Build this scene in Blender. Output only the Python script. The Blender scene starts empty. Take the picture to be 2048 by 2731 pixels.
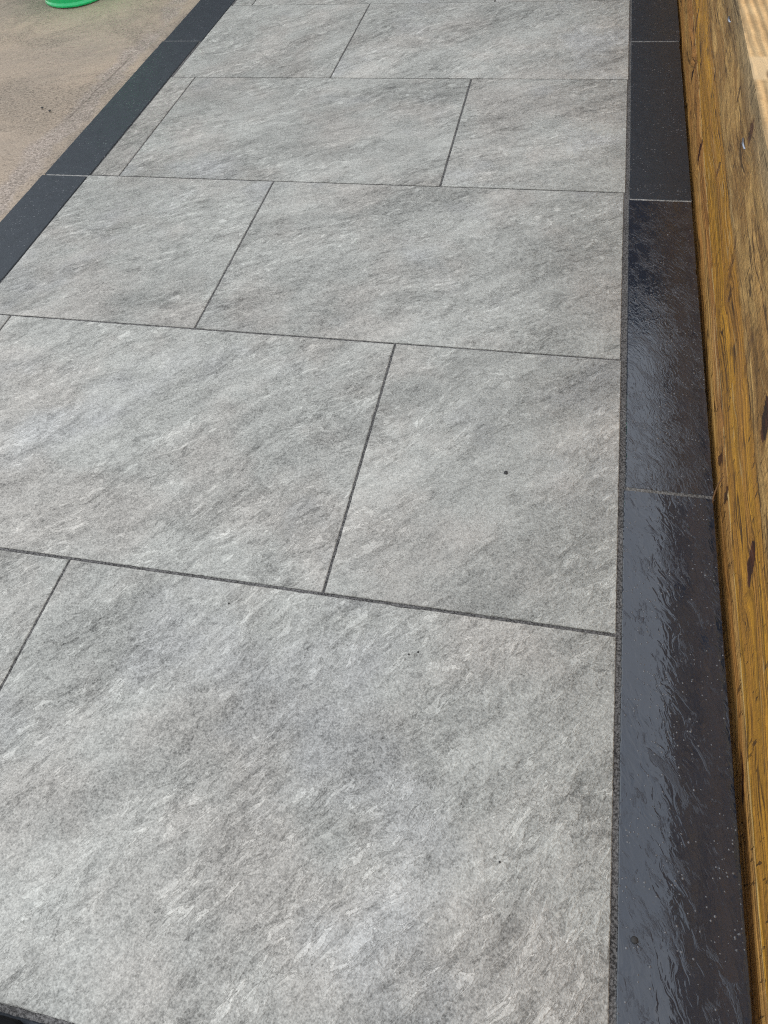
import bpy, bmesh, math, random
import numpy as np
from mathutils import Vector, Matrix, noise as mn
R = math.radians
random.seed(7)
scene = bpy.context.scene

# ------------------------------------------------------------------ camera
cam_d = bpy.data.cameras.new("camera"); cam = bpy.data.objects.new("camera", cam_d)
scene.collection.objects.link(cam); scene.camera = cam
cam_d.sensor_fit = 'VERTICAL'; cam_d.sensor_height = 36.0; cam_d.lens = 1932.37 * 36 / 2731
cam_d.clip_start = 0.01; cam_d.clip_end = 500
cam.matrix_world = (Matrix.Translation((-0.161101, -1.751297, 0.995917))
                    @ Matrix.Rotation(R(17.67989), 4, 'Z') @ Matrix.Rotation(R(36.93209), 4, 'X')
                    @ Matrix.Rotation(R(-7.57667), 4, 'Z'))

# ------------------------------------------------------------------ light
SUN_EL, SUN_AZ = 7.5, 82.0          # azimuth measured from +Y towards +X
w = bpy.data.worlds.new("World"); scene.world = w; w.use_nodes = True
nt = w.node_tree; nt.nodes.clear()
out = nt.nodes.new('ShaderNodeOutputWorld'); bg = nt.nodes.new('ShaderNodeBackground')
sky = nt.nodes.new('ShaderNodeTexSky'); sky.sky_type = 'NISHITA'; sky.sun_disc = False
sky.sun_elevation = R(SUN_EL); sky.sun_rotation = R(SUN_AZ)
sky.air_density = 1.0; sky.dust_density = 1.5; sky.ozone_density = 1.0
tc = nt.nodes.new('ShaderNodeTexCoord')
cn = nt.nodes.new('ShaderNodeTexNoise'); cn.inputs['Scale'].default_value = 2.2; cn.inputs['Detail'].default_value = 5
cr = nt.nodes.new('ShaderNodeValToRGB'); cr.color_ramp.elements[0].position = .30; cr.color_ramp.elements[1].position = .62
cr.color_ramp.elements[0].color = (.35, .35, .35, 1); cr.color_ramp.elements[1].color = (.9, .9, .9, 1)
cm = nt.nodes.new('ShaderNodeMixRGB'); cm.inputs['Color2'].default_value = (3.6, 3.72, 3.95, 1)   # thin bright evening cloud
nt.links.new(tc.outputs['Generated'], cn.inputs['Vector']); nt.links.new(cn.outputs['Fac'], cr.inputs['Fac'])
nt.links.new(cr.outputs['Color'], cm.inputs['Fac']); nt.links.new(sky.outputs['Color'], cm.inputs['Color1'])
nt.links.new(cm.outputs['Color'], bg.inputs['Color']); bg.inputs['Strength'].default_value = 0.15
nt.links.new(bg.outputs['Background'], out.inputs['Surface'])

sd = bpy.data.lights.new("sun", 'SUN'); sd.energy = 2.8; sd.angle = R(0.6); sd.color = (1.0, 0.86, 0.66)
sun = bpy.data.objects.new("sun", sd); scene.collection.objects.link(sun)
sdir = Vector((math.sin(R(SUN_AZ)) * math.cos(R(SUN_EL)), math.cos(R(SUN_AZ)) * math.cos(R(SUN_EL)), math.sin(R(SUN_EL))))
sun.rotation_euler = (-sdir).to_track_quat('-Z', 'Y').to_euler()
sun.location = sdir * 20
vs = scene.view_settings; vs.view_transform = 'Standard'; vs.look = 'None'; vs.gamma = 1; vs.use_curve_mapping = False
vs.exposure = 1.4
scene.cycles.pixel_filter_type = 'BLACKMAN_HARRIS'; scene.cycles.filter_width = 1.1; scene.cycles.use_denoising = False; scene.cycles.sample_clamp_indirect = 4

# ------------------------------------------------------------------ node helpers
class G:
    def __init__(s, name):
        s.m = bpy.data.materials.new(name); s.m.use_nodes = True
        s.t = s.m.node_tree; s.t.nodes.clear()
        s.o = s.n('ShaderNodeOutputMaterial'); s.b = s.n('ShaderNodeBsdfPrincipled')
        s.t.links.new(s.b.outputs[0], s.o.inputs['Surface'])
    def n(s, ty): return s.t.nodes.new(ty)
    def put(s, sock, v):
        if v is None: return
        if hasattr(v, 'is_linked'): s.t.links.new(v, sock)
        elif isinstance(v, (tuple, list)) and sock.type == 'RGBA' and len(v) == 3: sock.default_value = (*v, 1)
        elif isinstance(v, (int, float)) and sock.type == 'RGBA': sock.default_value = (v, v, v, 1)
        elif isinstance(v, (int, float)) and sock.type == 'VECTOR': sock.default_value = (v, v, v)
        else: sock.default_value = v
    def pos(s): return s.n('ShaderNodeNewGeometry').outputs['Position']
    def obj(s): return s.n('ShaderNodeTexCoord').outputs['Object']
    def rnd(s): return s.n('ShaderNodeObjectInfo').outputs['Random']
    def sep(s, v):
        k = s.n('ShaderNodeSeparateXYZ'); s.put(k.inputs[0], v); return k.outputs
    def comb(s, x, y, z=0.0):
        k = s.n('ShaderNodeCombineXYZ')
        for i, a in enumerate((x, y, z)): s.put(k.inputs[i], a)
        return k.outputs[0]
    def m_(s, op, a, b=None, c=None, clamp=False):
        k = s.n('ShaderNodeMath'); k.operation = op; k.use_clamp = clamp
        for i, v in enumerate((a, b, c)):
            if v is not None: s.put(k.inputs[i], v)
        return k.outputs[0]
    def add(s, a, b): return s.m_('ADD', a, b)
    def sub(s, a, b): return s.m_('SUBTRACT', a, b)
    def mul(s, a, b): return s.m_('MULTIPLY', a, b)
    def vmul(s, v, k3):
        k = s.n('ShaderNodeVectorMath'); k.operation = 'MULTIPLY'; s.put(k.inputs[0], v); s.put(k.inputs[1], k3); return k.outputs[0]
    def vadd(s, v, k3):
        k = s.n('ShaderNodeVectorMath'); k.operation = 'ADD'; s.put(k.inputs[0], v); s.put(k.inputs[1], k3); return k.outputs[0]
    def rot(s, v, deg):
        k = s.n('ShaderNodeVectorRotate'); k.rotation_type = 'Z_AXIS'; s.put(k.inputs['Vector'], v); s.put(k.inputs['Angle'], deg if hasattr(deg, 'is_linked') else R(deg)); return k.outputs[0]
    def noise(s, v, sc, det=4, ro=.55, dist=0, col=False):
        k = s.n('ShaderNodeTexNoise'); s.put(k.inputs['Vector'], v); s.put(k.inputs['Scale'], sc)
        s.put(k.inputs['Detail'], det); s.put(k.inputs['Roughness'], ro); s.put(k.inputs['Distortion'], dist)
        return k.outputs['Color' if col else 'Fac']
    def ridge(s, v, sc, det=6, ro=.6, lac=2.1, off=.9, gain=1.6, dist=0):
        k = s.n('ShaderNodeTexNoise'); k.noise_type = 'RIDGED_MULTIFRACTAL'; k.normalize = True; s.put(k.inputs['Vector'], v); s.put(k.inputs['Scale'], sc)
        s.put(k.inputs['Detail'], det); s.put(k.inputs['Roughness'], ro); s.put(k.inputs['Lacunarity'], lac); s.put(k.inputs['Offset'], off)
        s.put(k.inputs['Gain'], gain); s.put(k.inputs['Distortion'], dist); return k.outputs['Fac']
    def vor(s, v, sc, out='Distance', feat='F1', rand=1.0):
        k = s.n('ShaderNodeTexVoronoi'); k.feature = feat; s.put(k.inputs['Vector'], v); s.put(k.inputs['Scale'], sc)
        s.put(k.inputs['Randomness'], rand); return k.outputs[out]
    def mr(s, v, a, b, c=0.0, d=1.0, smooth=True):
        k = s.n('ShaderNodeMapRange'); k.interpolation_type = 'SMOOTHSTEP' if smooth else 'LINEAR'
        for i, x in enumerate((v, a, b, c, d)): s.put(k.inputs[i], x)
        return k.outputs[0]
    def mix(s, f, a, b, mode='MIX'):
        k = s.n('ShaderNodeMixRGB'); k.blend_type = mode
        s.put(k.inputs[0], f); s.put(k.inputs[1], a); s.put(k.inputs[2], b); return k.outputs[0]
    def sc(s, col, f):            # scale a colour by a value
        k = s.n('ShaderNodeVectorMath'); k.operation = 'SCALE'; s.put(k.inputs[0], col); s.put(k.inputs['Scale'], f); return k.outputs[0]
    def bump(s, h, st=1.0, d=.001, nrm=None):
        k = s.n('ShaderNodeBump'); s.put(k.inputs['Height'], h); s.put(k.inputs['Strength'], st); s.put(k.inputs['Distance'], d)
        if nrm is not None: s.put(k.inputs['Normal'], nrm)
        return k.outputs[0]
    def fin(s, col, rough, nrm=None, spec=.5, ior=1.5):
        s.put(s.b.inputs['Base Color'], col); s.put(s.b.inputs['Roughness'], rough)
        s.put(s.b.inputs['Specular IOR Level'], spec); s.put(s.b.inputs['IOR'], ior)
        if nrm is not None: s.put(s.b.inputs['Normal'], nrm)
        return s.m

def terrace(g, n, k, sharp=.25):
    """layered (riven) height out of a noise: steps with short ramps"""
    a = g.mul(n, k); fl = g.m_('FLOOR', a); fr = g.m_('FRACT', a)
    return g.mul(g.add(fl, g.mr(fr, 0.0, sharp)), 1.0 / k)

# ------------------------------------------------------------------ materials
SLAB_V = .415
def mat_slab():
    g = G("grey_riven_porcelain")
    r = g.rnd()
    p = g.vadd(g.pos(), g.comb(g.mul(r, 37.0), g.mul(r, 91.0), g.mul(r, 13.0)))
    w1 = g.noise(p, 4, 2, .5, 0, True)
    pw = g.vadd(p, g.vmul(g.vadd(w1, (-.5, -.5, -.5)), (.065, .065, .0)))
    q = g.rot(pw, g.mr(g.m_('FRACT', g.mul(r, 7.3)), 0, 1, R(-54), R(-28), False))
    s = g.vmul(q, (1.0, 2.5, 1.0))
    big = g.noise(s, 2.4, 3, .55)
    mid = g.noise(s, 8.0, 5, .60, .5)
    fine = g.noise(g.vmul(q, (1, 1.8, 1)), 48, 4, .72, .4)
    grain = g.noise(p, 400, 1, .7)
    gr2 = g.noise(p, 165, 2, .8)
    zone = g.noise(s, 3.4, 3, .6)                                   # bands where the riven layers flake
    za = g.mr(zone, .42, .56); zb = g.mr(zone, .56, .44)
    rd = g.ridge(s, 11, 7, .62, 2.1, .92, 1.7, .3)                   # crisp pale ridges
    veins = g.mul(g.mr(rd, 1.30, 1.72), g.mr(zone, .38, .58, .35, 1.0))
    n3 = g.noise(s, 26, 6, .70, .6)
    flake = g.mul(g.mr(n3, .545, .585), za)
    drk = g.mul(g.mr(n3, .455, .40), g.add(.35, g.mul(za, .65)))
    edge = g.mul(g.mr(g.m_('ABSOLUTE', g.sub(mid, .5)), 0, .014, 1, 0), za)
    shell = g.mul(g.mr(g.vor(g.vadd(p, g.sc(g.noise(p, 40, 3, .6, 0, True), .014)), 8.0), .09, .075, 0, 1), g.mr(g.noise(p, 3.7, 1), .52, .60))
    v = g.add(SLAB_V, g.mul(g.sub(big, .5), .44))
    v = g.add(v, g.mul(g.sub(mid, .5), .34))
    v = g.add(v, g.mul(g.sub(fine, .5), .36))
    v = g.add(v, g.mul(g.sub(gr2, .5), g.mr(zb, 0, 1, .26, .48, False)))
    v = g.add(v, g.mul(g.sub(grain, .5), .52))
    v = g.add(v, g.mul(veins, .105)); v = g.add(v, g.mul(flake, .14)); v = g.add(v, g.mul(shell, .07)); v = g.add(v, g.mul(edge, .05))
    v = g.sub(v, g.mul(drk, .095))
    v = g.mul(v, g.mr(g.rnd(), 0, 1, .93, 1.045, False))
    pit = g.mul(g.mr(g.vor(p, 26), .035, .02, 0, 1), g.mr(g.noise(p, 6, 1), .5, .62))
    v = g.m_('MAXIMUM', g.mul(v, g.mr(pit, 0, 1, 1, .62)), .05)
    tint = g.mix(g.mr(g.noise(p, 3.6, 3, .6), .42, .66), (1.03, 1.0, .89), (1.06, .985, .865))
    tint = g.mix(g.mr(g.noise(g.vadd(p, (7, 3, 1)), 2.9, 3, .6), .54, .70), tint, (1.015, .985, .91))
    col = g.mix(1.0, tint, g.comb(v, v, v), 'MULTIPLY')
    h = g.add(g.mul(terrace(g, mid, 9, .16), .55), g.mul(fine, .55))
    h = g.add(h, g.add(g.mul(gr2, .40), g.mul(grain, .15))); h = g.add(h, g.mul(flake, .20)); h = g.add(h, g.mul(shell, .14))
    h = g.add(h, g.mul(veins, .22)); h = g.sub(h, g.mul(drk, .16))
    return g.fin(col, .60, g.bump(h, .9, .0042), .4)

def mat_slate(name, level, base, wet, drops, ro=.35, spec=.5, riven=1.0, ior=1.5, tilt=.05, abr=.4, tsc=32, tdet=1.6, dsc=1.0):
    """charcoal slate-effect edging; 'level' = how high the water film stands in the riven relief"""
    g = G(name)
    r = g.rnd()
    p = g.vadd(g.pos(), g.comb(g.mul(r, 17.0), g.mul(r, 61.0), 0.0))
    w1 = g.noise(p, 9, 3, .5, 0, True)
    pw = g.vadd(p, g.vmul(g.vadd(w1, (-.5, -.5, -.5)), (.05, .05, .0)))
    s = g.vmul(g.rot(pw, 62), (1.0, 2.8, 1.0))
    n1 = g.noise(s, 13, 5, .62, .6)
    n2 = g.noise(s, 60, 5, .68, .3)
    h = g.add(g.mul(terrace(g, n1, 8, .22), .75), g.mul(n2, .25))
    soft = g.add(g.mul(g.noise(pw, 7, 2), .12), g.mul(g.noise(g.vmul(g.rot(pw, 66), (1, 2.6, 1)), tsc, tdet, .5, .9), tilt))
    soft = g.add(soft, g.mul(g.noise(g.vmul(g.rot(pw, 66), (1, 1.7, 1)), 150, 2, .6), g.mul(tilt, .10)))
    film = g.m_('SMOOTH_MAX', h, g.add(level, g.mul(g.sub(g.noise(p, 6, 2), .5), .10)), .02)
    above = g.mr(g.sub(h, g.add(level, .004)), .0, .012)
    # raised droplet domes, coloured paler than the stone
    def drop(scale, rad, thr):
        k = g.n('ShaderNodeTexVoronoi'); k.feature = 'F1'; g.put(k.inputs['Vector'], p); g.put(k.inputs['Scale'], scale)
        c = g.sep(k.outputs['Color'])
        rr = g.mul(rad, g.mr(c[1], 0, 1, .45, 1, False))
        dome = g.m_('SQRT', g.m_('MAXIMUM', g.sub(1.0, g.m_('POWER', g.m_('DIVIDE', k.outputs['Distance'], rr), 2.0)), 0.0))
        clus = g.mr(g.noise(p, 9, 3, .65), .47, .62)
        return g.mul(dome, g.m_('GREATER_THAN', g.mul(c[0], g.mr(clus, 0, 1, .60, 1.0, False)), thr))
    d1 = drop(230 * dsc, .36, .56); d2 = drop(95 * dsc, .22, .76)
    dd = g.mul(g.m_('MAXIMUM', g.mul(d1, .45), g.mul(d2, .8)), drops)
    hh = g.add(g.mul(film, riven), g.add(soft, 0.0))
    b1 = g.bump(hh, .8, .0035)
    b2 = g.bump(dd, .9, .0022, b1)
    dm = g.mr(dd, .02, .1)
    var = g.mr(g.noise(p, 35, 5, .7), .3, .7, .86, 1.14, False)
    dust = g.mul(g.mr(g.noise(p, 260, 3, .8), .60, .72), .35)
    col = g.sc(base, var)
    col = g.mix(g.mul(dust, g.sub(1.0, wet)), col, (.14, .14, .145))
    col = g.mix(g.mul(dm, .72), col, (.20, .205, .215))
    rough = g.mix(wet, ro, g.mr(above, 0, 1, .05, abr, False))
    rough = g.mix(dm, rough, .06)
    return g.fin(col, rough, b2, spec, ior)

def mat_mortar(name, a, b):
    g = G(name); p = g.pos()
    n = g.noise(p, 300, 2, .8); n2 = g.noise(p, 9, 4, .6)
    f = g.add(g.mul(g.mr(n, .34, .66), .75), g.mul(g.mr(n2, .3, .7), .25))
    col = g.mix(f, a, b)
    return g.fin(col, .85, g.bump(g.add(n, g.mul(g.vor(p, 500), .5)), .9, .002), .3)

def mat_concrete():
    g = G("tan_concrete"); p = g.pos(); x, y, z = g.sep(p)
    big = g.noise(p, 1.7, 5, .6, .4)
    trow = g.noise(g.vmul(g.rot(p, -28), (1, 4.5, 1)), 6, 6, .62, .8)
    fine = g.noise(g.vmul(g.rot(p, -20), (1, 2.2, 1)), 60, 5, .75)
    grain = g.noise(p, 380, 3, .8)
    xb = g.add(x, g.add(g.mul(g.sub(g.noise(p, 3.5, 4, .6), .5), .20), g.mul(g.sub(g.noise(p, 40, 3, .6), .5), .02)))
    band = g.mul(g.mr(xb, -1.725, -1.69), g.mr(xb, -1.625, -1.655))        # open, gravelly strip beside the edging
    band = g.mul(band, g.mr(g.noise(g.vadd(p, (3, 1, 0)), 2.6, 3), .38, .50))
    patch = g.mr(g.noise(g.vadd(p, (5.2, 2.7, 0)), 2.1, 5, .68, .6), .47, .60)
    grain = g.noise(p, 230, 3, .8)
    sand = g.m_('MAXIMUM', band, g.mul(patch, .55))
    peb = g.vor(p, 190, 'Color'); pv = g.sep(peb)[0]
    col = g.mix(g.mr(big, .32, .68), (.49, .38, .275), (.385, .312, .24))
    col = g.mix(g.mul(g.mr(trow, .45, .72), .55), col, (.50, .39, .29))
    col = g.mix(g.mul(g.mr(fine, .55, .66), .60), col, (.19, .15, .12))
    col = g.mix(g.mul(band, .8), col, g.mix(g.mr(pv, .1, .9, 0, 1, False), (.30, .245, .20), (.58, .48, .40)))
    darks = g.mul(g.mr(g.noise(g.vmul(g.rot(p, -15), (1, 2.2, 1)), 95, 4, .75), .545, .63), g.m_('MAXIMUM', patch, g.mul(band, .5)))
    col = g.mix(g.mul(darks, .75), col, (.12, .10, .085))
    col = g.mix(g.mul(patch, .26), col, (.25, .215, .17))
    col = g.sc(col, g.mr(grain, .25, .75, .62, 1.38, False))
    lt = g.mul(g.mr(g.noise(g.vmul(g.rot(p, -24), (1, 3.5, 1)), 34, 5, .72, .5), .56, .64), .55)
    col = g.mix(lt, col, (.60, .49, .38))
    gl = g.sub(x, g.add(-1.706, g.add(g.mul(y, .0487), g.mul(g.sub(g.noise(g.comb(y, 0.0, 0.0), 6, 5, .68), .5), .045))))
    groove = g.mul(g.mul(g.mr(g.m_('ABSOLUTE', gl), 0.0042, .0015), g.mr(y, .30, .36)), g.mr(y, .82, .76))
    col = g.mix(g.mul(groove, .45), col, (.16, .125, .10))
    sp = g.mul(g.mr(g.noise(g.vmul(g.rot(p, -20), (1, 2.0, 1)), 52, 5, .78), .575, .61), g.mr(g.noise(g.vadd(p, (1, 8, 0)), 3.1, 4, .6), .44, .58))
    col = g.mix(g.mul(sp, .7), col, (.15, .12, .095))
    hole = g.mul(g.mr(g.vor(p, 13), .045, .03, 0, 1), g.mr(g.noise(p, 2.3, 1), .52, .6))
    col = g.mix(g.mul(hole, .6), col, (.09, .06, .05))
    h = g.add(g.mul(trow, .8), g.mul(fine, .35)); h = g.add(h, g.mul(g.mul(g.vor(p, 210), band), -.9)); h = g.add(h, g.mul(grain, .15))
    h = g.add(h, g.mul(band, -.8)); h = g.sub(h, g.mul(darks, .5)); h = g.sub(h, groove); h = g.add(h, g.mul(lt, .3))
    return g.fin(col, .8, g.bump(h, .8, .0028), .3)

KNOTS = [  # y, z, half length, half width, angle on the face, strength
    (-0.97, 0.228, 0.032, 0.0154, 25, 1.0),
    (-1.135, 0.118, 0.038, 0.0121, 32, 1.0),
    (0.08, 0.06, 0.029, 0.0169, 82, 1.0),
    (0.487, 0.065, 0.026, 0.0156, 78, 0.95),
    (0.145, 0.216, 0.03, 0.0077, 25, 0.75),
    (-0.376, 0.33, 0.021, 0.0169, 72, 0.85),
    (-0.95, 0.035, 0.021, 0.0117, 92, 0.85),
    (-0.86, 0.018, 0.012, 0.013, 60, 0.9),
    (-1.39, -0.004, 0.034, 0.0077, 10, 1.0),
    (-0.196, 0.17, 0.021, 0.0091, 98, 0.6),
    (-0.53, 0.18, 0.055, 0.013, 56, 0.45),
    (0.62, 0.14, 0.055, 0.013, 49, 0.7),
    (-0.185, 0.312, 0.018, 0.0091, 72, 0.7),
    (-0.59, 0.15, 0.013, 0.0104, 52, 0.7),
    (0.35, 0.12, 0.045, 0.013, 60, 0.45),
    (-0.8, 0.2, 0.04, 0.013, 60, 0.4)]
def wood_coord(g):
    x, y, z = g.sep(g.pos())
    wv = g.sub(z, g.mul(y, .043))
    wv = g.add(wv, g.mul(g.sub(g.noise(g.comb(g.mul(y, 1.0), g.mul(z, 3), .3), 2.6, 3, .5), .5), .075))
    wv = g.add(wv, g.mul(g.sub(g.noise(g.comb(g.mul(y, 1.0), g.mul(z, 8), 4.0), 9, 3, .5), .5), .012))
    masks = None; halo = None
    kn = g.mul(g.sub(g.noise(g.comb(g.mul(y, 30), g.mul(z, 90), 1.0), 1.0, 3, .6), .5), 1.7)
    for (ky, kz, L, W, an, st) in KNOTS:
        ca, sa = math.cos(R(an)), math.sin(R(an))
        a = g.add(g.mul(y, ca / L), g.m_('MULTIPLY_ADD', z, sa / L, -(ky * ca + kz * sa) / L))
        b = g.add(g.mul(y, -sa / W), g.m_('MULTIPLY_ADD', z, ca / W, (ky * sa - kz * ca) / W))
        d = g.m_('SQRT', g.add(g.mul(a, a), g.mul(b, b)))
        d = g.add(d, kn)
        push = g.mul(g.mul(g.sub(z, kz), .45 * st), g.m_('EXPONENT', g.mul(g.mul(d, d), -.22)))
        wv = g.sub(wv, push)
        mk = g.mul(g.mr(d, 1.0, .80), st); hl = g.mul(g.mr(d, 2.3, .8), st)
        masks = mk if masks is None else g.m_('MAXIMUM', masks, mk)
        halo = hl if halo is None else g.m_('MAXIMUM', halo, hl)
    return x, y, z, wv, masks, halo

def mat_wood_face():
    g = G("wet_golden_timber_face")
    x, y, z, wv, knot, halo = wood_coord(g)
    def gn(sy, sw, sd=0.0, det=4, ro=.6, dist=0.0): return g.noise(g.comb(g.mul(y, sy), g.mul(wv, sw), sd), 1.0, det, ro, dist)
    broad = gn(.9, 22, 1.0, 3, .5); med = gn(2.0, 55, 2.0, 4, .6); lines = gn(2.5, 150, 3.0, 3, .6)
    fib = gn(22, 330, 5.0, 3, .7); blot = gn(5, 26, 7.0, 4, .65, .6)
    rings = g.m_('SINE', g.mul(g.add(wv, g.mul(g.sub(gn(1.5, 30, 21.0, 3), .5), .016)), 2 * math.pi / .0105))
    fuzz = g.noise(g.comb(g.add(g.mul(y, 130), g.mul(z, -18)), g.mul(z, 45), 2.0), 1.0, 4, .75)
    saw = g.noise(g.comb(g.add(g.mul(y, 300), g.mul(z, -30)), g.mul(z, 60), 6.0), 1.0, 3, .7)
    # the long split along the face
    zl = g.add(.0935, g.add(g.mul(y, .043), g.mul(g.sub(g.noise(g.comb(y, 0.0, 0.0), 5, 4, .6), .5), .008)))
    dl = g.sub(z, zl)
    l2 = g.add(.216, g.add(g.mul(y, .035), g.mul(g.sub(g.noise(g.comb(y, 3.0, 0.0), 3, 4, .6), .5), .030)))
    lo = g.mr(dl, .002, -.004); hi = g.mr(g.sub(z, l2), -.012, .012)
    c_mid = g.mix(g.mr(broad, .34, .66), (.56, .268, .022), (.41, .185, .030))
    c_mid = g.mix(g.mul(g.mr(blot, .52, .70), .55), c_mid, (.21, .110, .022))
    c_lo = g.mix(g.mr(broad, .36, .64), (.60, .325, .092), (.45, .20, .050))
    c_hi = g.mix(g.mr(blot, .36, .62), (.53, .315, .105), (.29, .150, .042))
    c_hi = g.mix(g.mr(z, .30, .37), c_hi, g.mix(g.mr(broad, .4, .6), (.27, .185, .090), (.36, .25, .125)))
    col = g.mix(lo, c_mid, c_lo); col = g.mix(hi, col, c_hi)
    org = g.mul(g.mul(g.mr(dl, -.001, .002), g.mr(dl, .013, .008)), g.mr(y, -.95, -1.15))
    col = g.mix(g.mul(org, .8), col, (.56, .27, .028))
    col = g.sc(col, g.mr(med, .30, .70, .68, 1.34, False))
    col = g.sc(col, g.mr(lines, .28, .72, .76, 1.22, False))
    col = g.sc(col, g.mr(fib, .28, .72, .74, 1.24, False))
    col = g.sc(col, g.mr(saw, .3, .7, .84, 1.16, False))
    rg = g.mul(g.mr(gn(1.2, 16, 23.0, 2), .40, .62), g.sub(1.0, g.mul(hi, .8)))
    col = g.sc(col, g.sub(1.06, g.mul(g.mul(g.mr(rings, .35, 1.0), rg), .50)))
    col = g.sc(col, g.mix(g.mr(hi, 0, 1, .25, 1.0), 1.0, g.mr(fuzz, .32, .68, .58, 1.40, False)))
    dstreak = g.mul(g.mr(gn(2.0, 60, 9.0, 4, .65), .57, .64), g.mr(gn(3, 12, 11.0, 2), .42, .55))
    col = g.mix(g.mul(dstreak, .5), col, (.07, .035, .010))
    flecks = g.mul(g.mr(g.noise(g.comb(g.add(g.mul(y, 120), g.mul(z, -14)), g.mul(z, 26), 13.0), 1.0, 3, .6), .61, .65), g.mr(gn(3, 20, 15.0, 2), .42, .54))
    col = g.mix(g.mul(flecks, .8), col, (.050, .024, .008))
    crk = g.mul(g.mr(g.m_('ABSOLUTE', g.add(dl, .0038)), .0036, .0020), g.mr(g.noise(g.comb(y, 9.0, 0.0), 7, 3), .42, .55))
    lit = g.mul(g.mr(g.m_('ABSOLUTE', g.sub(dl, .0008)), .0052, .0034), g.mr(g.noise(g.comb(y, 5.0, 0.0), 4, 3), .28, .38))  # upper lip of the split catching light, painted into the colour
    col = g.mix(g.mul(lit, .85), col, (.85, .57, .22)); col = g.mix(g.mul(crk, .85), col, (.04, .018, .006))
    for sd_, a_, b_, th, gt, cc, am in ((30.0, .8, 17, .010, .50, (.055, .026, .008), .85), (35.0, 1.6, 34, .013, .54, (.085, .042, .013), .75), (41.0, 1.1, 25, .012, .55, (.62, .42, .18), .55)):
        cl = g.mr(g.m_('ABSOLUTE', g.sub(g.noise(g.comb(g.mul(y, a_), g.mul(g.add(wv, g.mul(y, .010)), b_), sd_), 1.0, 3, .55), .5)), th, th * .35)
        cl = g.mul(cl, g.mr(g.noise(g.comb(g.mul(y, 3.5), g.mul(z, 14), sd_), 1.0, 3, .6), gt - .04, gt + .04))
        col = g.mix(g.mul(cl, am), col, cc)
    d2 = g.sub(z, g.add(l2, -.004))
    e2 = g.mul(g.mr(g.m_('ABSOLUTE', d2), .0030, .0012), g.mr(g.noise(g.comb(y, 12.0, 0.0), 5, 3), .44, .54))
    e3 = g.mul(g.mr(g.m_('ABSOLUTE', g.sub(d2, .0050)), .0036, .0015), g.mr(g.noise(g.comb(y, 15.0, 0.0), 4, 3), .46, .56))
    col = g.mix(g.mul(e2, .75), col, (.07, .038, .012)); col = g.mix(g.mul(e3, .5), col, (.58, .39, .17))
    kcol = g.mix(g.mr(gn(9, 150, 17.0, 3), .4, .6), (.022, .008, .005), (.085, .024, .010))
    col = g.mix(g.mul(halo, .38), col, (.20, .09, .018)); col = g.mix(g.mul(knot, .97), col, kcol)
    h = g.add(g.mul(med, 1.3), g.mul(lines, .6)); h = g.add(h, g.mul(g.mul(fuzz, hi), .9)); h = g.add(h, g.mul(g.mul(rings, rg), -.10)); h = g.add(h, g.mul(g.mul(fib, g.mr(hi, 0, 1, .25, 1.0)), .5))
    h = g.sub(h, g.mul(flecks, .25)); h = g.sub(h, g.mul(crk, .8)); h = g.add(h, g.mul(lit, .3)); h = g.sub(h, g.mul(dstreak, .35))
    h = g.add(h, g.mul(g.mr(dl, -.003, .001), .7)); h = g.add(h, g.mul(broad, .9)); h = g.sub(h, g.mul(knot, .35))
    rough = g.mix(hi, .42, .62)
    return g.fin(col, rough, g.bump(h, .95, .0036), .45)

def mat_wood_top():
    g = G("sawn_timber_top")
    x, y, z = g.sep(g.pos())
    t = g.add(x, g.mul(g.sub(g.noise(g.comb(y, x, 2.0), 3.0, 3, .5), .5), .035)); t = g.add(t, g.mul(y, .03))
    ring = g.m_('SINE', g.mul(t, 2 * math.pi / .0165))
    rn = g.noise(g.comb(g.mul(y, 4), g.mul(t, 150), 1.0), 1.0, 4, .65)
    saw = g.noise(g.comb(g.mul(y, 320), g.mul(x, 90), 0.0), 1.0, 3, .7)
    big = g.noise(g.comb(g.mul(y, 9), g.mul(x, 16), 0.0), 1.0, 4, .6)
    smooth = g.mul(g.mr(y, -.28, -.265), g.mr(y, -.17, -.185))              # paler patch without ring lines, beside a knot
    col = g.mix(g.mr(big, .34, .66), (.42, .265, .12), (.56, .38, .19))  # broad noise tones also stand in for soft sun dapple
    col = g.sc(col, g.mr(rn, .3, .7, .82, 1.18, False)); col = g.sc(col, g.mr(saw, .3, .7, .80, 1.16, False))
    col = g.sc(col, g.mr(g.mul(ring, g.sub(1.0, smooth)), -1, 1, .76, 1.08, False))
    col = g.mix(g.mul(smooth, .6), col, (.62, .46, .27))
    kd = g.m_('SQRT', g.add(g.m_('POWER', g.m_('DIVIDE', g.add(y, .255), .03), 2.0), g.m_('POWER', g.m_('DIVIDE', g.sub(x, .193), .014), 2.0)))
    col = g.mix(g.mul(g.mr(kd, 1.15, .7), .8), col, (.13, .070, .030))
    fl = g.mr(g.noise(g.comb(g.mul(y, 90), g.mul(x, 160), 3.0), 1.0, 3, .7), .66, .71)
    col = g.mix(g.mul(fl, .7), col, (.10, .05, .02))
    h = g.add(g.mul(g.mul(ring, .40), g.sub(1.0, smooth)), g.add(g.mul(saw, .6), g.mul(rn, .5)))
    return g.fin(col, .75, g.bump(h, .55, .0014), .3)

def simple(name, col, rough, bumps=None, spec=.5, metal=0.0):
    g = G(name); p = g.pos()
    c = g.sc(col, g.mr(g.noise(p, 60, 4, .7), .3, .7, .88, 1.12, False))
    nrm = g.bump(g.noise(p, bumps[0], 4, .7), .6, bumps[1]) if bumps else None
    g.put(g.b.inputs['Metallic'], metal)
    return g.fin(c, rough, nrm, spec)

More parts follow.
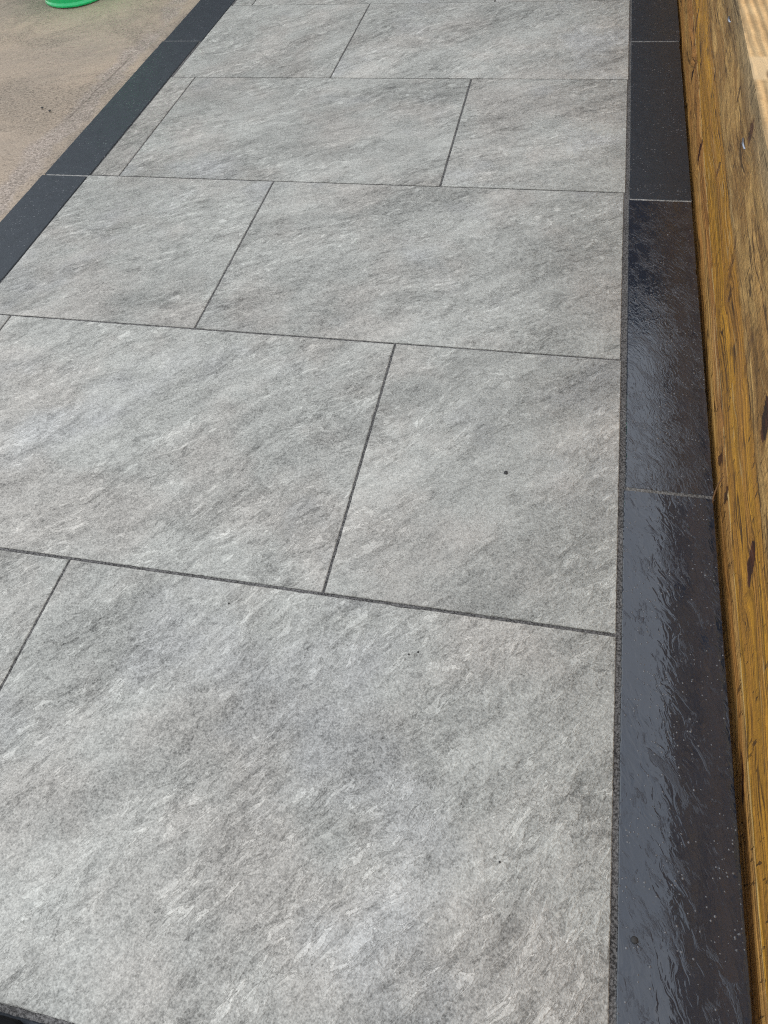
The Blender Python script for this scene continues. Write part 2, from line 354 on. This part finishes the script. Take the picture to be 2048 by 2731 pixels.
M = dict(slab=mat_slab(), concrete=mat_concrete(), wface=mat_wood_face(), wtop=mat_wood_top(),
         mortar=mat_mortar("dark_grout", (.020, .018, .017), (.27, .255, .24)),
         mortar_mid=mat_mortar("mid_grey_grout", (.07, .066, .062), (.33, .315, .29)),
         mortar_pale=mat_mortar("pale_dusty_grout", (.10, .095, .09), (.54, .52, .48)),
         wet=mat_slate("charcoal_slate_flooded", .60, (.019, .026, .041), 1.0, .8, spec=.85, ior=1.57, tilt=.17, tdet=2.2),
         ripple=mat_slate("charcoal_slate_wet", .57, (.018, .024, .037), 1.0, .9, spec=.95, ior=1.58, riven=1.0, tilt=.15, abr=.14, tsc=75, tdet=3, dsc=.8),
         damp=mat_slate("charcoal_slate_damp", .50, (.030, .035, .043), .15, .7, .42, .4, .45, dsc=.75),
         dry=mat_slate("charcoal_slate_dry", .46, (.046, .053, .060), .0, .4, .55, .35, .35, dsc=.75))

# ------------------------------------------------------------------ object helpers
def link(name, bm, mats, parent=None, smooth=False):
    me = bpy.data.meshes.new(name); bm.to_mesh(me); bm.free()
    for m in (mats if isinstance(mats, (list, tuple)) else [mats]): me.materials.append(m)
    if smooth:
        for p in me.polygons: p.use_smooth = True
    o = bpy.data.objects.new(name, me); scene.collection.objects.link(o)
    if parent is not None: o.parent = parent
    return o
def tag(o, label, cat, group=None):
    o['label'] = label; o['category'] = cat
    if group: o['group'] = group
    return o
def struct(o): o['kind'] = 'structure'; return o
def empty(name, loc):
    o = bpy.data.objects.new(name, None); o.location = loc; scene.collection.objects.link(o); return o

def slab_bm(x0, x1, y0, y1, top=0.0, th=.02, bev=.0012, chip=.0007, seed=0.0):
    """a paving slab: outline with tiny irregular chips, an arrised edge, real thickness (built round its own centre)"""
    cx, cy = (x0 + x1) / 2, (y0 + y1) / 2
    pts = []
    def run(a, b):
        n = max(2, int((Vector(b) - Vector(a)).length / .004))
        for i in range(n):
            t = i / n; pts.append((a[0] + (b[0] - a[0]) * t, a[1] + (b[1] - a[1]) * t))
    run((x0, y0), (x1, y0)); run((x1, y0), (x1, y1)); run((x1, y1), (x0, y1)); run((x0, y1), (x0, y0))
    bm = bmesh.new(); rings = []
    for (inset, z) in ((bev, top), (0, top - bev), (0, top - th)):
        ring = []
        for (px, py) in pts:
            k = mn.noise((px * 190 + seed, py * 190, seed)) * chip + max(0, mn.noise((px * 35, py * 35, seed + 9)) - .42) * chip * 6
            ins = inset + (k if z > top - th else 0)
            dx = (1 if px <= x0 + 1e-6 else 0) - (1 if px >= x1 - 1e-6 else 0)
            dy = (1 if py <= y0 + 1e-6 else 0) - (1 if py >= y1 - 1e-6 else 0)
            ring.append(bm.verts.new((px - cx + dx * ins, py - cy + dy * ins, z)))
        rings.append(ring)
    N = len(pts)
    for a, b in zip(rings[:-1], rings[1:]):
        for i in range(N):
            j = (i + 1) % N; bm.faces.new((b[i], b[j], a[j], a[i]))
    bm.faces.new(rings[0]); bm.faces.new(list(reversed(rings[-1])))
    bmesh.ops.recalc_face_normals(bm, faces=bm.faces)
    return bm, (cx, cy, 0)

# ------------------------------------------------------------------ the ground
def grid(x0, x1, nx, y0, y1, ny, f):
    bm = bmesh.new(); vv = []
    for i in range(nx + 1):
        row = []
        for j in range(ny + 1):
            x = x0 + (x1 - x0) * i / nx; y = y0 + (y1 - y0) * j / ny
            row.append(bm.verts.new((x, y, f(x, y))))
        vv.append(row)
    for i in range(nx):
        for j in range(ny): bm.faces.new((vv[i][j], vv[i + 1][j], vv[i + 1][j + 1], vv[i][j + 1]))
    return bm
bm = bmesh.new()
xs = [-150, -20, -6] + [-3.2 + .04 * i for i in range(41)] + [-1.3, .3, 8, 150]
ys = [-150, -20, -4] + [-1.0 + .04 * i for i in range(76)] + [4, 20, 150]
vv = [[bm.verts.new((x, y, -.010 + (.0035 * mn.noise((x * 4, y * 4, 0)) if -3.2 < x < -1.61 and -1 < y < 2 else (0 if x < -1.3 else -.03)))) for y in ys] for x in xs]
for i in range(len(xs) - 1):
    for j in range(len(ys) - 1): bm.faces.new((vv[i][j], vv[i + 1][j], vv[i + 1][j + 1], vv[i][j + 1]))
struct(link("ground", bm, M['concrete'], smooth=True))

# grout: one bed whose surface shows in every joint
bm = grid(-1.584, .1495, 110, -1.960, 1.77, 250, lambda x, y: -.0026 + .0007 * mn.noise((x * 60, y * 60, 0)) + .0006 * mn.noise((x * 9, y * 9, 4)))
struct(link("grout_bed", bm, M['mortar'], smooth=True))
for (x0, x1, yc) in ((.0125, .1535, -.930), (.0125, .1535, -.030), (.0125, .1535, .869), (-1.581, -1.4495, -.007), (-1.581, -1.4495, .887)):
    bm = grid(x0, x1, 40, yc - .006, yc + .006, 4, lambda x, y: -.0008 + .0005 * mn.noise((x * 120, y * 120, 0)))
    bmesh.ops.translate(bm, verts=bm.verts, vec=(0, 0, 0))
    struct(link("grout_joint", bm, M['mortar_mid' if x0 > 0 and yc < -.5 else 'mortar_pale'], smooth=True))

# ------------------------------------------------------------------ grey slabs
GS = "grey riven slabs laid in half bond"
rows = [(-1.8135, -1.2145), (-1.2085, -.609), (-.6035, -.003), (.0025, .6055), (.6125, 1.200), (1.2065, 1.80)]
SL = [ # row, x0, x1, label
    (0, -.9005, 0.0, "largest near grey slab filling the bottom of the photo"),
    (0, -1.444, -.9055, "grey slab cut off by the left photo edge beside the largest near slab"),
    (1, -.4505, -.0005, "half length grey slab with one black speck beside the flooded black edging"),
    (1, -1.3545, -.4555, "full grey slab left of the half slab with the black speck"),
    (1, -1.4440, -1.3595, "tiny visible sliver of cut grey slab at the left photo edge, middle height"),
    (2, -.9005, -.002, "whole grey slab touching the rippled wet edging, third row from the camera"),
    (2, -1.449, -.9055, "cut grey slab with its far edge level with the left edging joint"),
    (3, -.4520, .0015, "half length grey slab beside the matt speckled black edging stone"),
    (3, -1.3555, -.4575, "full grey slab between a narrow cut strip and a half slab"),
    (3, -1.4425, -1.3605, "narrow grey cut strip between the black left edging and a full slab"),
    (4, -.8985, .004, "full far grey slab on the right side of the fifth row"),
    (4, -1.4370, -.9035, "cut far grey slab beside the left edging joint in the fifth row"),
    (5, -.449, .006, "farthest grey slab on the right, a thin sliver under the top photo edge"),
    (5, -1.352, -.454, "farthest grey slab in the middle, a thin sliver under the top photo edge"),
    (5, -1.430, -1.357, "farthest grey corner piece, a thin sliver beside the black left edging"),
]
for i, (r, x0, x1, lab) in enumerate(SL):
    y0, y1 = rows[r]
    lip = [.0004, -.0002, .0008, 0, .0003, 0, -.0003, .0006, .0002, 0, .0003, 0, 0, 0, 0][i]
    bm, c = slab_bm(x0, x1, y0, y1, lip, seed=i * 3.1)
    o = link("paving_slab", bm, M['slab']); o.location = c; tag(o, lab, "paving slab", GS); o['kind'] = 'thing'

# ------------------------------------------------------------------ charcoal edging
GE = "charcoal edging stones bordering the paving"
ED = [
    (.0085, .1515, -1.826, -.9335, M['wet'], "glossy flooded black edging stone nearest the camera at lower right, mirror-like film"),
    (.0110, .1535, -.9265, -.0335, M['ripple'], "wet black edging stone with rippled riven sheen, second along the timber"),
    (.0125, .1545, -.0265, .8655, M['damp'], "matt black edging stone with fine white specks, third along the timber"),
    (.0125, .1570, .8725, 1.765, M['damp'], "farthest black edging stone along the timber, at the top photo edge"),
    (-1.597, -1.4575, -1.8155, -.912, M['dry'], "dark edging stone of the left border beside the front corner, left of the photo"),
    (-1.592, -1.4525, -.905, -.0105, M['dry'], "dark edging stone at the left photo edge, nearest of the left border"),
    (-1.587, -1.4480, -.0035, .8845, M['dry'], "long dark edging stone in the middle of the left border beside the tan concrete"),
    (-1.582, -1.4400, .8895, 1.782, M['dry'], "farthest dark edging stone of the left border at the top photo edge"),
]
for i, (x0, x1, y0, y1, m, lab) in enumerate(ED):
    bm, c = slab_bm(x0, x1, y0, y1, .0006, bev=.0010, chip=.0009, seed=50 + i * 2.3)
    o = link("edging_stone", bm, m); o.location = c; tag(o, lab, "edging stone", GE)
bm, c = slab_bm(-1.600, -1.006, -1.965, -1.8215, .0004, bev=.001, chip=.0009, seed=86)
o = link("edging_stone", bm, M['dry']); o.location = c
tag(o, "dark front edging stone at the left corner of the paving, outside the photo", "edging stone", GE)
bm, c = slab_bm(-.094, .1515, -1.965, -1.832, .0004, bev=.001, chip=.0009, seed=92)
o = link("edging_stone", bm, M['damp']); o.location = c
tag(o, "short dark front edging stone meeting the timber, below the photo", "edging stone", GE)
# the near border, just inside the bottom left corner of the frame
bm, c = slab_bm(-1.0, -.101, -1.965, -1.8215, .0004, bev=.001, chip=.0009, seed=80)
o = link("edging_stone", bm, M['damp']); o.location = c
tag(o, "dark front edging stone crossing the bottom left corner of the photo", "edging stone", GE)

# ------------------------------------------------------------------ black rubber mat in the corner
def rounded(x0, x1, y0, y1, r, n=10):
    P = []
    for (cx, cy, a0) in ((x1 - r, y1 - r, 0), (x0 + r, y1 - r, 90), (x0 + r, y0 + r, 180), (x1 - r, y0 + r, 270)):
        for i in range(n + 1):
            a = R(a0 + 90 * i / n); P.append((cx + r * math.cos(a), cy + r * math.sin(a)))
    return P
bm = bmesh.new(); prev = None; first = None
for (ins, z) in ((.002, .0012), (0, .003), (0, .013), (.0015, .0155), (.005, .0168)):
    ring = [bm.verts.new((x, y, z)) for x, y in rounded(-1.12 + ins, -.6485 - ins, -2.10 + ins, -1.8238 - ins, .014)]
    if prev:
        for i in range(len(ring)):
            j = (i + 1) % len(ring); bm.faces.new((prev[i], prev[j], ring[j], ring[i]))
    else: bm.faces.new(list(reversed(ring)))
    prev = ring
bm.faces.new(prev)
o = link("rubber_mat", bm, simple("black_rubber", (.004, .004, .0045), .7, (300, .0006), .15))
tag(o, "black rubber mat with a rounded corner at the extreme bottom left", "mat")

# ------------------------------------------------------------------ timber sleeper
X0, XW, H = .1565, .20, .372
def topz(y): return H + .0016 * mn.noise((y * 3, 1, 0)) + .0009 * mn.noise((y * 22, 2, 0))
ysl = [-4.5, -3, -2.2] + [-1.95 + .006 * i for i in range(584)] + [2.2, 4.0, 5.2]
zs = [-.05, -.004] + [.004 + .006 * i for i in range(61)] + [.3685]
bm = bmesh.new(); cols = []
for y in ysl:
    T = topz(y); col = []
    for z in zs:
        d = .0016 * mn.noise((y * 1.3, (z - .043 * y) * 22, 0)) + .0008 * mn.noise((y * 5, (z - .043 * y) * 110, 3))
        d += .0035 * (1 if z - (.0935 + .043 * y) > 0 else 0) + .0015 * (1 if z - (.216 + .035 * y) > 0 else 0) - .0050
        if z > .21 + .035 * y: d += .0007 * mn.noise((y * 60, z * 60, 3))
        for (ky, kz, L, W, an, st) in KNOTS:
            dy, dz = y - ky, z - kz
            if abs(dy) > .12: continue
            ca, sa = math.cos(R(an)), math.sin(R(an))
            q = ((dy * ca + dz * sa) / L) ** 2 + ((dz * ca - dy * sa) / W) ** 2
            if q < 9: d += -.0018 * st * math.exp(-q * 1.2) + .0012 * st * math.exp(-(q - 2.2) ** 2)
        if z < .02: d -= .0012 * (1 - max(z, 0) / .02)
        zz = min(z, T - .004)
        col.append(bm.verts.new((X0 - d, y, zz if z < .36 else zz + (T - H) * .0)))
    # rounded arris and top surface
    e = .0011 * mn.noise((y * 30, 5, 1))
    col.append(bm.verts.new((X0 + .0006 + max(0, e), y, T - .0003)))
    for k, xx in enumerate((.004, .010, .020, .032, .046, .062, .10, .15, XW)):
        col.append(bm.verts.new((X0 + xx, y, T + .0004 * mn.noise((y * 40, xx * 160, 6)))))
    col.append(bm.verts.new((X0 + XW, y, -.05)))
    cols.append(col)
nz = len(zs)
for a, b in zip(cols[:-1], cols[1:]):
    for k in range(len(a) - 1):
        f = bm.faces.new((a[k], a[k + 1], b[k + 1], b[k])); f.material_index = 0 if k < nz else 1; f.smooth = True
        if k >= nz - 1: f.smooth = False
for a, b in zip(cols[:-1], cols[1:]):
    for k in (nz - 1, nz):
        ed = bm.edges.get((a[k], b[k]))
        if ed: ed.smooth = False
bm.faces.new(cols[0]); bm.faces.new(list(reversed(cols[-1])))
bmesh.ops.recalc_face_normals(bm, faces=bm.faces)
sleeper = empty("timber_sleeper", (X0, 0, 0))
tag(sleeper, "thick golden brown timber sleeper on edge along the right, with sunlit sawn top", "sleeper")
beam = link("beam", bm, [M['wface'], M['wtop']]); beam.parent = sleeper; beam.location = (-X0, 0, 0)

def tube(pts, rads, seg=8):
    bm = bmesh.new(); prev = None
    for i, (p, r) in enumerate(zip(pts, rads)):
        p = Vector(p); a = Vector(pts[max(i - 1, 0)]); b = Vector(pts[min(i + 1, len(pts) - 1)])
        q = (b - a).to_track_quat('Z', 'Y')
        ring = [bm.verts.new(p + q @ Vector((r * math.cos(2 * math.pi * k / seg), r * math.sin(2 * math.pi * k / seg), 0))) for k in range(seg)]
        if prev:
            for k in range(seg): bm.faces.new((prev[k], prev[(k + 1) % seg], ring[(k + 1) % seg], ring[k]))
        else: bm.faces.new(list(reversed(ring)))
        prev = ring
    bm.faces.new(prev); return bm
steel = simple("galvanised_steel", (.42, .45, .52), .35, (200, .0005), .5, .9)
for (y, z, L) in ((-.357, .301, .040), (.115, .328, .030)):
    pts = [(X0 + .006, y - L / 2, z), (X0 - .0016, y - L / 2 + .004, z + .0002), (X0 - .0030, y, z + .001), (X0 - .0016, y + L / 2 - .004, z + .0016), (X0 + .006, y + L / 2, z + .002)]
    o = link("staple", tube(pts, [.0010, .0019, .0024, .0019, .0010], 8), steel, smooth=True); o.parent = sleeper; o.location = (-X0, 0, 0)
pale = simple("pale_wood_splinter", (.50, .31, .12), .6); brown = simple("brown_wood_splinter", (.20, .095, .03), .6)
for pts, r, m in (
    ([(.1500, -.944, .0022), (.1490, -.938, .010), (.1500, -.932, .020), (.1520, -.926, .032), (.1560, -.920, .045)], .0014, brown),
    ([(.1535, -.20, .105), (.1515, -.22, .103), (.1535, -.245, .101)], .0006, pale),
    ([(.1540, -.34, .190), (.1510, -.31, .197), (.1525, -.285, .205)], .0006, pale),
    ([(.1550, -.52, .078), (.1530, -.60, .0735), (.1532, -.68, .0700), (.1545, -.73, .0665)], .0011, pale),
    ([(.1545, .16, .228), (.1520, .13, .227), (.1540, .10, .224)], .0007, pale)):
    n = len(pts); o = link("splinter", tube(pts, [r * (.35 + .65 * math.sin(math.pi * (i + .5) / n)) for i in range(n)], 6), m, smooth=True)
    o.parent = sleeper; o.location = (-X0, 0, 0)

# raised bed behind the sleeper
bm = grid(X0 + XW + .002, 40, 60, -30, 30, 60, lambda x, y: .30 + .01 * mn.noise((x * 3, y * 3, 0)))
struct(link("raised_lawn", bm, simple("lawn_green", (.05, .09, .025), .9, (150, .01), .2), smooth=True))

# ------------------------------------------------------------------ green plastic tub
def lathe(prof, seg=96, ribs=0, amp=0.0, z0=0, z1=1):
    bm = bmesh.new(); prev = None
    for (r, z) in prof:
        ring = []
        for k in range(seg):
            a = 2 * math.pi * k / seg
            rr = r + (amp * max(0, math.cos(a * ribs)) ** 6 if ribs and z0 <= z <= z1 else 0)
            ring.append(bm.verts.new((rr * math.cos(a), rr * math.sin(a), z)))
        if prev:
            for k in range(seg): bm.faces.new((prev[k], prev[(k + 1) % seg], ring[(k + 1) % seg], ring[k]))
        else: bm.faces.new(list(reversed(ring)))
        prev = ring
    bm.faces.new(prev); return bm
g = G("green_plastic"); g.put(g.b.inputs['Transmission Weight'], .25); g.put(g.b.inputs['Coat Weight'], .5)
green = g.fin((.0, .66, .20), .20, None, .5)
tub = empty("plastic_tub", (-2.152, 1.347, -.010))
tag(tub, "bright green plastic tub on tan concrete, only its rounded base in view", "tub")
body = lathe([(.110, .0), (.122, .0008), (.1275, .004), (.1285, .009), (.1265, .013), (.1235, .016), (.1245, .020), (.130, .06), (.142, .15), (.153, .235),
              (.159, .240), (.159, .246), (.151, .246), (.140, .15), (.128, .06), (.119, .022), (.05, .020)], 192, 28, .0016, .002, .014)
link("tub_body", body, green, tub, True)
for s in (-1, 1):
    pts = [(.156 * s, -.045, .236), (.172 * s, -.030, .256), (.176 * s, 0, .263), (.172 * s, .030, .256), (.156 * s, .045, .236)]
    link("handle", tube(pts, [.006] * 5, 10), green, tub, True)

# ------------------------------------------------------------------ crumbs of grit lying about
grit = simple("dark_grit", (.045, .042, .040), .7, (400, .001))
CR = [(-.192, -.924, .0038, "largest black crumb of grit, on the half length slab"), (-.285, -1.287, .0017, "upper of two black crumbs close together on the near slab"),
      (-.298, -1.293, .0016, "lower left of two black crumbs close together on the near slab"), (-.599, -1.253, .0017, "black crumb near the joint at the top of the large near slab, left half"),
      (-.135, -1.552, .0015, "small dark crumb on the right part of the large near slab"), (.027, -1.606, .0042, "round black bubble of grit on the flooded edging stone"),
      (-1.812, .400, .0042, "left of two brown pebbles on the tan concrete"), (-1.775, .380, .0042, "right of two brown pebbles on the tan concrete")]
for i, (x, y, r, lab) in enumerate(CR):
    bm = bmesh.new(); bmesh.ops.create_icosphere(bm, subdivisions=2, radius=r)
    for v in bm.verts:
        v.co *= 1 + .35 * mn.noise(v.co / r * 1.3 + Vector((i * 5, 0, 0))); v.co.z *= .6
    o = link("grit_crumb", bm, grit, smooth=True); o.location = (x, y, (-.008 if x < -1.6 else 0) + r * .35)
    tag(o, lab, "grit", "loose crumbs of grit")

# ------------------------------------------------------------------ unseen building at the far end, guessed and added for the dark reflection
g = G("dark_brick"); x, y, z = g.sep(g.pos())
k = g.n('ShaderNodeTexBrick'); g.put(k.inputs['Vector'], g.comb(x, z, 0.0)); k.inputs['Scale'].default_value = 1.0
k.inputs['Brick Width'].default_value = .225; k.inputs['Row Height'].default_value = .075; k.inputs['Mortar Size'].default_value = .006
g.put(k.inputs['Color1'], (.075, .045, .035)); g.put(k.inputs['Color2'], (.055, .035, .030)); g.put(k.inputs['Mortar'], (.12, .11, .10))
brick = g.fin(k.outputs['Color'], .85)
def box(x0, x1, y0, y1, z0, z1):
    bm = bmesh.new(); bmesh.ops.create_cube(bm, size=1.0)
    for v in bm.verts: v.co = Vector(((x0 + x1) / 2 + v.co.x * (x1 - x0), (y0 + y1) / 2 + v.co.y * (y1 - y0), (z0 + z1) / 2 + v.co.z * (z1 - z0)))
    return bm
hs = empty("unseen_building", (0, 3.7, 0)); tag(hs, "unseen dark brick building beyond the paving, added for its dark reflection", "building")
for nm, b, m in (("wall", box(-6, 4, 0, 3, -.04, 3.05), brick), ("roof", box(-6.2, 4.2, -.2, 3.2, 3.05, 3.2), simple("roof_felt", (.04, .04, .045), .8)),
                 ("door", box(-.9, .1, -.05, .0, -.02, 2.05), simple("dark_door_paint", (.03, .04, .045), .4))):
    link(nm, b, m, hs)
